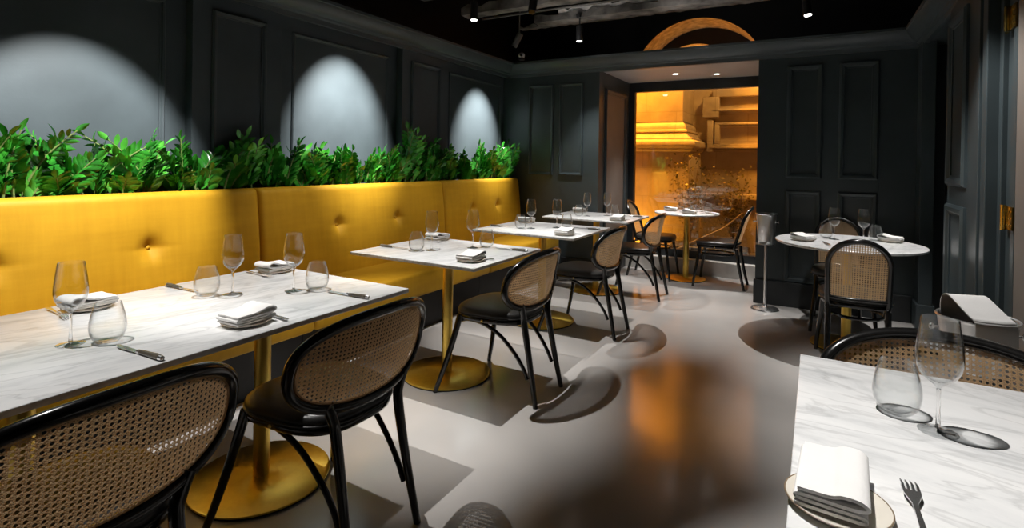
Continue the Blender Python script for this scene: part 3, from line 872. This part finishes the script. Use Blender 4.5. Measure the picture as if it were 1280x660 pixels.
def fork_obj():
    """lies along local y, tines towards +y"""
    m = MB()
    def z(y): return .004 + .010 * max(0, (y - .02)) / .09 - (.010 * max(0, (y - .075)) / .03) + .001
    sec = [(-.10, .0045), (-.096, .0075), (-.07, .0068), (-.03, .0042), (.01, .0035), (.03, .0042), (.042, .0085), (.052, .0118), (.062, .0123)]
    vs = []; fs = []
    for y, w in sec:
        for e, dz in ((-1, 0), (1, 0), (1, .0022), (-1, .0022)): vs.append((e * w, y, z(y) + dz))
    for i in range(len(sec) - 1):
        for q in range(4): fs.append((i * 4 + q, i * 4 + (q + 1) % 4, i * 4 + 4 + (q + 1) % 4, i * 4 + 4 + q))
    fs += [(0, 1, 2, 3), (len(sec) * 4 - 1, len(sec) * 4 - 2, len(sec) * 4 - 3, len(sec) * 4 - 4)]
    m.add(vs, fs)
    for q in range(4):
        xc = -.0102 + q * .0068
        vs = []; fs = []
        ys = [(.060, .0021), (.078, .0018), (.095, .0014), (.104, .0006)]
        for y, w in ys:
            for e, dz in ((-1, 0), (1, 0), (1, .0018), (-1, .0018)): vs.append((xc + e * w, y, z(y) + dz))
        for i in range(3):
            for e in range(4): fs.append((i * 4 + e, i * 4 + (e + 1) % 4, i * 4 + 4 + (e + 1) % 4, i * 4 + 4 + e))
        fs += [(0, 1, 2, 3), (15, 14, 13, 12)]
        m.add(vs, fs)
    return m.obj('fork', M['steel'], angle=40)

def knife_obj():
    """lies along local y, tip towards +y; steel blade and riveted dark handle with steel bolsters"""
    m = MB(); vs = []; fs = []
    bl = [(-.005, -.0055, .0055), (.02, -.007, .006), (.06, -.0085, .0065), (.085, -.0075, .0065), (.10, -.003, .006), (.108, .004, .0052)]
    for y, a, b in bl: vs += [(a, y, .0045), (b, y, .0045), (b, y, .0062), (a, y, .0050)]
    for i in range(len(bl) - 1):
        for q in range(4): fs.append((i * 4 + q, i * 4 + (q + 1) % 4, i * 4 + 4 + (q + 1) % 4, i * 4 + 4 + q))
    fs += [(0, 1, 2, 3), (23, 22, 21, 20)]
    m.add(vs, fs)
    o = m.obj('knife', M['steel'], angle=40)
    h = MB(); h.tube([(0, -.10, .0075), (0, -.085, .0078), (0, -.05, .0072), (0, -.012, .0064)], [.0075, .0082, .0070, .0062], 12)
    h.obj('handle', M['darkhandle'], o)
    MB().tube([(0, -.012, .006), (0, 0, .0058)], .0062, 10).obj('bolster', M['steel'], o)
    MB().tube([(0, -.112, .0075), (0, -.1, .0072)], [.0062, .0078], 10).obj('end_cap', M['steel'], o)
    return o

ZT_ = .7405
def setting(cx, cy, side, what, where, dl=0., no=()):
    """side +1 = aisle (person faces -x), -1 = bench (turned half round)"""
    def W(a, l): return (cx + side * a, cy + side * (l + dl), ZT_)
    rot = 0 if side > 0 else pi
    if 'wine' in what: protos('wine_glass', 'wine glass on the %s' % where, W(.075, .082))
    if 'tumbler' in what: protos('tumbler', 'stemless tumbler on the %s' % where, W(.135, .148))
    if 'plate' in what:
        x, y, z = W(.305, -.275)
        protos('plate', 'small cream plate under napkin, %s' % where, (x, y, z), rot)
        protos('napkin', 'folded white napkin, %s' % where, (x, y, z + .0118), rot + .06)
    if 'fork' in what:
        x, y, z = W(.30, -.185); protos('fork', 'fork beside the napkin, %s' % where, (x, y, z), rot + H90 - .08)
    if 'knife' in what:
        x, y, z = W(.31, .145); protos('knife', 'steak knife on the %s' % where, (x, y, z), rot + H90 + .05)
A = 'wine tumbler plate fork knife'
setting(TX, .60, 1, 'wine tumbler knife', 'front end of the long table')
setting(TX, .60, -1, 'plate fork', 'bench side of the long table, far left')
setting(TX, 1.34, 1, A, 'aisle side of the long table, beside its corner')
setting(TX, 1.34, -1, A, 'bench side of the long table, far corner')
setting(TX, 2.58, 1, A, 'aisle side of the second table', .05)
setting(TX, 2.58, -1, A, 'bench side of the second table')
setting(TX, 3.85, 1, A, 'aisle side of the third bench table')
setting(TX, 3.85, -1, A, 'bench side of the third bench table')
setting(TX, 5.05, 1, A, 'aisle side of the farthest bench table')
setting(TX, 5.05, -1, A, 'bench side of the farthest bench table')
# right foreground table
protos('wine_glass', 'large clear wine glass on the right foreground table', (.225, 1.372, ZT_))
protos('tumbler', 'stemless tumbler left of the wine glass on the right foreground table', (.163, 1.435, ZT_))
pl = protos('plate', 'cream plate with brown rim under a napkin on the right foreground table', (.038, .985, ZT_)); pl.scale = (.98, .98, 1)
fk = protos('fork', 'steel fork lying alone on the right foreground table', (.146, 1.016, ZT_), .02)
nk = napkin_obj(.094, .165, .008); nk.location = (.030, 1.018, ZT_ + .0118); nk.rotation_euler = (0, 0, -H90 - .05)
tag(nk, 'large folded white napkin on the right foreground table', 'napkin', 'folded napkins on the plates')
# right round table
protos('wine_glass', 'left wine glass on the right round table', (.125, 4.56, ZT_))
protos('wine_glass', 'right wine glass on the right round table', (.305, 4.55, ZT_))
protos('tumbler', 'stemless tumbler left on the right round table', (.075, 4.60, ZT_))
protos('tumbler', 'stemless tumbler right on the right round table, by the napkin', (.385, 4.66, ZT_))
protos('plate', 'small cream plate at the left edge of the right round table', (-.07, 4.35, ZT_))
protos('napkin', 'folded white napkin at the left edge of the right round table', (-.07, 4.35, ZT_ + .0118), .9)
protos('plate', 'small cream plate at the right of the right round table', (.475, 4.66, ZT_))
protos('napkin', 'folded white napkin at the right of the right round table', (.475, 4.66, ZT_ + .0118), 1.2)
protos('knife', 'steak knife on the right round table', (.07, 4.25, ZT_), .2)
# window table
protos('plate', 'small cream plate on the left of the small window table', (-1.42, 6.13, ZT_))
protos('napkin', 'folded white napkin on the left of the small window table', (-1.42, 6.13, ZT_ + .0118), H90)
protos('plate', 'small cream plate on the front of the small window table', (-1.17, 5.90, ZT_))
protos('napkin', 'folded white napkin on the front of the small window table', (-1.17, 5.90, ZT_ + .0118), H90 * .9)
protos('wine_glass', 'left wine glass on the small window table', (-1.27, 6.17, ZT_))
protos('wine_glass', 'right wine glass on the small window table', (-1.10, 6.22, ZT_))
protos('tumbler', 'stemless tumbler on the left of the small window table', (-1.27, 6.02, ZT_))
protos('tumbler', 'stemless tumbler on the right of the small window table', (-1.02, 6.12, ZT_))
protos('knife', 'steak knife on the small window table', (-1.0, 6.0, ZT_), 1.2)

# ---------------------------------------------------------------- buckets
def stand(loc, zr, rr, label):
    t = thing('bucket_stand', label, 'stand', loc)
    MB().lathe([(.0001, 0), (.115, 0), (.117, .006), (.112, .014), (.07, .024), (.025, .032), (.014, .05), (.0001, .05)], 40).obj('base', M['steel'], t)
    MB().tube([(0, 0, .04), (0, 0, zr - .004)], .0125, 16).obj('pole', M['bsteel'], t)
    m = MB(); m.lathe([(.0001, zr - .01), (rr * .75, zr - .01), (rr * .82, zr - .006), (rr * .82, zr), (.0001, zr)], 32)
    m.obj('tray', M['steel'], t)
    return t
def bucket(loc, rb, rt, h, label, cat='bucket'):
    t = thing('wine_bucket', label, cat, loc)
    MB().lathe([(.0001, 0), (rb - .004, 0), (rb, .005), (rt, h - .012), (rt + .004, h - .008), (rt + .008, h - .002), (rt + .005, h + .002), (rt - .001, h - .001), (rt - .004, h - .01), (rb - .004, .008), (.0001, .008)], 56).obj('body', M['bsteel'], t)
    for s in (-1, 1):
        m = MB(); m.lathe([(.004, 0), (.004, .014), (.010, .018), (.012, .024), (.009, .030), (.0001, .032)], 16)
        o = m.obj('handle_knob', M['steel'], t, loc=(s * (rb + (rt - rb) * .75) - s * .002, 0, h * .72)); o.rotation_euler = (0, s * pi / 2, 0)
    return t
stand((-.372, 5.19, 0), .585, .105, 'slim steel stand holding a bucket beside the window recess')
bucket((-.372, 5.19, .5855), .066, .082, .265, 'tall steel wine bucket on a slim stand beside the window recess')
stand((.507, 2.46, 0), .565, .10, 'steel stand of the ice bucket near the right door leaf')
bucket((.507, 2.46, .5655), .092, .112, .185, 'wide steel ice bucket with a cloth, at the right edge of the photo')
# cloth laid over the bucket and hanging down its front
def drape():
    path = crom([(0, .06, .70), (0, .075, .76), (0, .07, .80), (0, .03, .812), (0, -.04, .79), (0, -.10, .768), (0, -.124, .760), (0, -.134, .745), (0, -.134, .70), (0, -.131, .655), (0, -.129, .635)], 5)
    n = len(path); nx = 10; vs = []; fs = []; th = .004
    for q in range(nx + 1):
        u = q / nx - .5
        for i, p in enumerate(path):
            t_ = (path[min(i + 1, n - 1)] - path[max(i - 1, 0)]).normalized(); nr = Vector((0, t_.z, -t_.y))
            s = i / n; wv = .004 * sin(u * 14 + s * 4) * s
            bend = -(u * .115) ** 2 * 4 * min(1, s * 1.3) * -1
            for e in (0, 1):
                vs.append((u * .118 + .03 * s, p.y - nr.y * th * e + wv * .4 + bend, p.z - nr.z * th * e * -1 * (-1 if False else 1) * 0 + abs(nr.y) * 0 + (th * e if abs(nr.z) > .5 else 0) + .001))
    W_ = 2 * n
    for q in range(nx):
        for i in range(n - 1):
            a = q * W_ + 2 * i
            fs += [(a, a + 2, a + W_ + 2, a + W_), (a + 1, a + W_ + 1, a + W_ + 3, a + 3)]
        for i in (0, n - 1):
            a = q * W_ + 2 * i; fs.append((a, a + 1, a + W_ + 1, a + W_))
    for q in (0, nx):
        for i in range(n - 1):
            a = q * W_ + 2 * i; fs.append((a, a + 1, a + 3, a + 2))
    return MB().add(vs, fs).obj('napkin', M['linen'], angle=60)
nk = drape(); nk.location = (.485, 2.46, 0); nk.rotation_euler = (0, 0, .25)
tag(nk, 'white cloth draped over the rim of the wide ice bucket', 'napkin')

# ---------------------------------------------------------------- ceiling spots, camera dome, recessed lights
def spot_fixture(loc, aim, ztop, label, m='lamp', lit=True):
    t = thing('spotlight', label, 'spotlight', loc, 0, 'ceiling spotlights')
    d = (Vector(aim) - Vector(loc)).normalized()
    q = d.to_track_quat('-Z', 'Y')
    b = MB(); b.lathe([(.026, .004), (.031, .0), (.034, .003), (.034, .15), (.030, .156), (.0001, .156)], 24)
    o = b.obj('housing', M[m], t); o.rotation_mode = 'QUATERNION'; o.rotation_quaternion = q
    l = MB(); l.lathe([(.0001, -.003), (.027, -.003), (.027, .009), (.0001, .009)], 24); l.obj('lens', M['lens'] if lit else M['dark_lens'], o)
    top = -d * .13
    MB().tube([top, (top.x, top.y, ztop - loc[2])], .008, 8).obj('stem', M[m], t)
    MB().box((top.x - .02, top.y - .05, ztop - loc[2]), (top.x + .02, top.y + .05, ztop - loc[2] + .03)).obj('mount', M[m], t, smooth=False)
    return t
spot_fixture((-2.60, 3.83, 2.50), (-2.6, 3.83, 0), 2.95, 'black cylinder spotlight nearest the yellow bench, pointing straight down')
spot_fixture((-2.07, 3.90, 2.52), (-2.0, 3.5, 1.6), 2.95, 'black cylinder spotlight at the top edge of the photo, above the centre', lit=False)
spot_fixture((-2.80, 4.88, 2.49), (-3.24, 4.82, 1.7), 2.95, 'small tilted grey spotlight aimed at the left wall', 'lamp_grey', lit=False)
spot_fixture((-2.11, 5.02, 2.51), (-2.11, 5.02, 0), 2.745, 'slim black spotlight hanging from the beam over the far tables')
spot_fixture((-.075, 4.92, 2.50), (.1, 4.7, .7), 2.745, 'black spotlight above the right round table', lit=True)
sc_ = thing('security_camera', 'small white dome camera in the corner above the cornice', 'camera', (-2.915, 5.265, 2.425))
MB().lathe([(.0001, 0), (.035, 0), (.035, .02), (.025, .03), (.0001, .03)], 24).obj('base', M['lamp'], sc_)
bm = bmesh.new(); bmesh.ops.create_uvsphere(bm, u_segments=20, v_segments=14, radius=.037); m_ = MB().bm(bm); bm.free()
hd = m_.obj('dome', M['white_plastic'], sc_, loc=(0, 0, .052))
m_ = MB(); m_.lathe([(.0001, .0), (.014, 0), (.016, .004), (.0001, .006)], 16); l_ = m_.obj('lens', M['dark_lens'], hd, loc=(.014, -.033, -.004)); l_.rotation_euler = (H90, 0, .35)
for i, (x, y, nm) in enumerate(((-1.36, 5.97, 'left'), (-.96, 6.16, 'right'))):
    t = thing('recessed_downlight', '%s recessed downlight in the pale soffit above the window' % nm, 'downlight', (x, y, ZS - .004), 0)
    MB().lathe([(.030, 0), (.042, -.002), (.045, .002), (.045, .004), (.030, .004)], 28, closed_profile=True).obj('trim_ring', M['bsteel'], t)
    MB().lathe([(.0001, .001), (.030, .001), (.030, .0035), (.0001, .0035)], 28).obj('lens', M['lens'], t)

# ---------------------------------------------------------------- outside: sandstone building, shrub, pavement
pv = MB().box((-5.5, YW + .1, -.2), (3, 11, -.05)).obj('pavement', M['pavement'], smooth=False); struct(pv)
bd = thing('building', 'sandstone building lit amber, seen through the window', 'building', (0, 8.0, -.05))
def part(name, boxes, bev=.01, m='stone'):
    mb = MB()
    for a, b in boxes: mb.box(a, b, bev)
    return mb.obj(name, M[m], bd, angle=30)
part('wall', [((-5, .75, 0), (2.5, 1.2, 5))])
# left pedestal: shaft, moulded base, plinth (profile extruded along x, returned at its right end)
part('shaft', [((-4.5, .0, 1.93), (-1.70, .8, 5))])
prof = [(.0, 1.95), (.0, 1.93), (.03, 1.905), (.045, 1.87), (.04, 1.835), (.07, 1.825), (.075, 1.80), (.06, 1.79), (.07, 1.755), (.11, 1.715), (.15, 1.70), (.15, 1.685), (.165, 1.675), (.205, 1.65), (.215, 1.61), (.205, 1.575), (.17, 1.555), (.17, 1.53), (.13, 1.50)]
vs = []; fs = []; kk = len(prof)
for x in (-4.5, None):
    for d, z in prof: vs.append(((x if x is not None else -1.70 + d), -d, z))
for d, z in prof: vs.append((-1.70 + d, .8, z))
for i in range(kk - 1): fs += [(i, kk + i, kk + i + 1, i + 1), (kk + i, 2 * kk + i, 2 * kk + i + 1, kk + i + 1)]
MB().add(vs, fs).obj('base_moulding', M['stone'], bd, angle=35)
part('plinth', [((-4.5, -.13, 0), (-1.57, .8, 1.50))])
# right bay with sunk panels and heavy frame mouldings
part('panel_frame', [((-1.40, .60, 2.14), (1.5, .8, 2.17)), ((-1.40, .64, 2.36), (1.5, .8, 2.5)), ((-1.36, .62, 1.93), (1.5, .8, 1.965)), ((-1.36, .66, 1.90), (1.5, .8, 1.93)),
                     ((-1.42, .55, 1.57), (1.5, .8, 1.61)), ((-1.42, .60, 1.61), (1.5, .8, 1.64)), ((-1.42, .62, 1.52), (1.5, .8, 1.57))], .008)
part('panel_stile', [((-1.46, .56, 1.52), (-1.38, .8, 2.0)), ((-1.36, .60, 1.64), (-1.29, .8, 1.93)), ((-1.54, .6, 2.05), (-1.30, .8, 2.36))], .008)
part('string_course', [((-1.55, .62, .80), (1.5, .8, .88))], .01)

def shrub(x, y, h, label, seed):
    r = random.Random(seed)
    t = thing('shrub', label, 'shrub', (x, y, .161), 0, 'shrubs outside the window')
    st = MB(); lf = MB()
    def leaf(p, d, L_):
        s = d.cross(Vector((r.uniform(-1, 1), r.uniform(-1, 1), r.uniform(-1, 1)))).normalized()
        lf.add([p, p + d * L_ * .5 + s * L_ * .25, p + d * L_, p + d * L_ * .5 - s * L_ * .25], [(0, 1, 2, 3)])
    for i in range(16):
        a = r.uniform(0, 2 * pi); ln = h * r.uniform(.55, 1.05); sp = r.uniform(.05, .34)
        pts = [Vector((cos(a) * sp * ln * s ** 1.5, sin(a) * .5 * sp * ln * s ** 1.5, ln * s)) for s in [q / 6 for q in range(7)]]
        st.tube(pts, [.010 * (1 - .8 * q / 6) for q in range(7)], 5)
        for q in range(46):
            s = r.uniform(.35, 1.05); p = Vector((cos(a) * sp * ln * s ** 1.5, sin(a) * .5 * sp * ln * s ** 1.5, ln * s))
            p += Vector((r.gauss(0, .06), r.gauss(0, .05), r.gauss(0, .05)))
            leaf(p, Vector((r.uniform(-1, 1), r.uniform(-1, 1), r.uniform(-.3, 1))).normalized(), r.uniform(.03, .065))
    st.obj('stem', M['bark'], t); l = lf.obj('foliage', M['dryleaf'], t, smooth=False)
    return t
shrub(-1.50, 7.60, 1.2, 'amber lit leafy shrub outside the window, left one of two', 5)
shrub(-.96, 7.66, 1.1, 'amber lit leafy shrub outside the window, right one of two', 9)
pp = MB(); pp.tube(crom([(-1.62, 7.30, .12), (-1.3, 7.28, .30), (-1.02, 7.3, .46), (-.80, 7.32, .66)], 6), .009, 8)
br = pp.obj('branch', M['bark']); tag(br, 'pale bare branch leaning diagonally outside the window', 'branch')
pl_ = MB(); pl_.box((-1.75, 7.42, -.05), (-.75, 7.85, .16), .02); o = pl_.obj('planter_box', M['frame']); tag(o, 'dark planter outside the window under the shrubs', 'planter')

# ---------------------------------------------------------------- lights
def spot(name, loc, aim, watts, half, blend=.35, col=(1, .93, .84), radius=.007):
    l = bpy.data.lights.new(name, 'SPOT'); l.energy = watts; l.spot_size = radians(half * 2); l.spot_blend = blend
    l.color = col; l.shadow_soft_size = radius
    o = bpy.data.objects.new(name, l); COL.objects.link(o); o.location = loc
    o.rotation_euler = (Vector(aim) - Vector(loc)).to_track_quat('-Z', 'Y').to_euler()
    return o
WH = (1, .97, .93)
# over the bench tables
spot('table light', (-2.05, .42, 2.50), (-1.95, .50, 0), 115, 27, .55, WH)
spot('table light', (-2.10, 1.42, 2.50), (-1.97, 1.45, 0), 155, 25, .65, WH)
spot('table light', (-1.88, 2.22, 2.48), (-1.86, 2.38, 0), 175, 27, .7, WH)
spot('table light', (-1.82, 3.17, 2.50), (-1.80, 3.42, 0), 150, 20, .5, WH)
spot('table light', (-1.95, 4.05, 2.50), (-1.78, 4.30, 0), 125, 30, .6, WH)
spot('table light', (-2.11, 5.02, 2.49), (-1.90, 5.05, 0), 100, 34, .7, WH)
# right tables
spot('table light', (.33, 4.48, 2.5), (.22, 4.45, 0), 160, 28, .7, WH)
spot('table light', (-.30, 1.30, 2.58), (.36, 1.38, .74), 185, 25, .5, WH)
# added fill without a fixture, brightens the right door leaf and ice bucket
spot('door fill', (.0, 3.0, 2.5), (.55, 3.10, 1.02), 125, 34, .6, WH)
# wall washers
CW = (1, .98, .95)
spot('wall light', (-2.20, 1.20, 2.52), (-3.24, 1.20, 1.02), 380, 24, .5, CW)
spot('wall light', (-2.48, 2.94, 2.50), (-3.24, 2.94, 1.48), 540, 25.5, .85, CW)
spot('wall light', (-2.55, 4.88, 2.47), (-3.24, 4.86, 1.52), 480, 25, .85, CW)
# extra fill spots put in to brighten the bench back, no lamps there
for yy in (2.45, 3.45, 4.55): spot('bench fill', (-1.9, yy, 2.5), (-2.95, yy, .72), 75, 22, 1., WH)
# unseen uplights added to lift the dark ceiling beams
spot('beam fill', (-1.2, 4.70, 2.45), (-.9, 5.0, 2.8), 5, 60, 1., WH, .05)
spot('beam fill', (-2.2, 4.70, 2.45), (-2.0, 5.0, 2.8), 3, 60, 1., WH, .05)
spot('beam fill', (-2.2, 4.05, 2.45), (-2.1, 4.42, 2.8), 2.5, 60, 1., WH, .05)
# recess downlights
spot('recess light', (-1.36, 5.97, ZS - .01), (-1.3, 6.0, 0), 110, 40, .6, WH, .03)
spot('recess light', (-.96, 6.16, ZS - .01), (-.98, 6.1, 0), 90, 40, .6, WH, .03)
# street lighting outside
AM = (1, .40, .035)
def area(name, loc, aim, watts, sx, sy, col):
    l = bpy.data.lights.new(name, 'AREA'); l.shape = 'RECTANGLE'; l.size = sx; l.size_y = sy; l.energy = watts; l.color = col
    o = bpy.data.objects.new(name, l); COL.objects.link(o); o.location = loc
    o.rotation_euler = (Vector(aim) - Vector(loc)).to_track_quat('-Z', 'Y').to_euler()
    return o
area('street light', (-2.6, 7.32, 3.8), (-2.3, 8.1, 1.75), 420, .5, .3, (1, .365, .03))
area('street light', (-.3, 7.35, 4.0), (-1.0, 8.7, 1.6), 70, .4, .3, (1, .50, .13))
spot('street uplight', (-2.75, 7.36, 1.75), (-.9, 6.9, 2.8), 18, 34, .6, (1, .27, .015), .05)
area('street uplight', (-2.4, 7.5, .05), (-2.0, 8.1, 1.2), 14, .3, .2, AM)

# ambient
wd = bpy.data.worlds.new('World'); S.world = wd; wd.use_nodes = True
wd.node_tree.nodes['Background'].inputs[0].default_value = (.35, .40, .5, 1)
wd.node_tree.nodes['Background'].inputs[1].default_value = .06

# ---------------------------------------------------------------- camera
cam = bpy.data.cameras.new('Camera'); co = bpy.data.objects.new('Camera', cam); COL.objects.link(co)
f, cxp, cyp = 662.2, 640., 204.8
pit, yaw, roll = radians(-.32), radians(29.83), radians(.9)
fwd = Vector((-sin(yaw) * cos(pit), cos(yaw) * cos(pit), sin(pit)))
right = Vector((cos(yaw), sin(yaw), 0)); up = right.cross(fwd)
r2 = right * cos(roll) + up * sin(roll); u2 = -right * sin(roll) + up * cos(roll)
mt = Matrix((r2, u2, -fwd)).transposed().to_4x4(); mt.translation = Vector((0, 0, 1.28))
co.matrix_world = mt
cam.sensor_fit = 'HORIZONTAL'; cam.sensor_width = 36; cam.lens = f / 1280 * 36
cam.shift_x = -(cxp - 640) / 1280; cam.shift_y = (cyp - 330) / 1280
cam.clip_start = .02; cam.clip_end = 100
S.camera = co

S.view_settings.view_transform = 'Standard'; S.view_settings.look = 'None'
S.view_settings.exposure = 0; S.view_settings.gamma = 1; S.view_settings.use_curve_mapping = False
cy_ = S.cycles
cy_.max_bounces = 10; cy_.diffuse_bounces = 5; cy_.glossy_bounces = 5; cy_.transmission_bounces = 6; cy_.transparent_max_bounces = 48
cy_.caustics_reflective = False; cy_.caustics_refractive = False; cy_.sample_clamp_indirect = 4
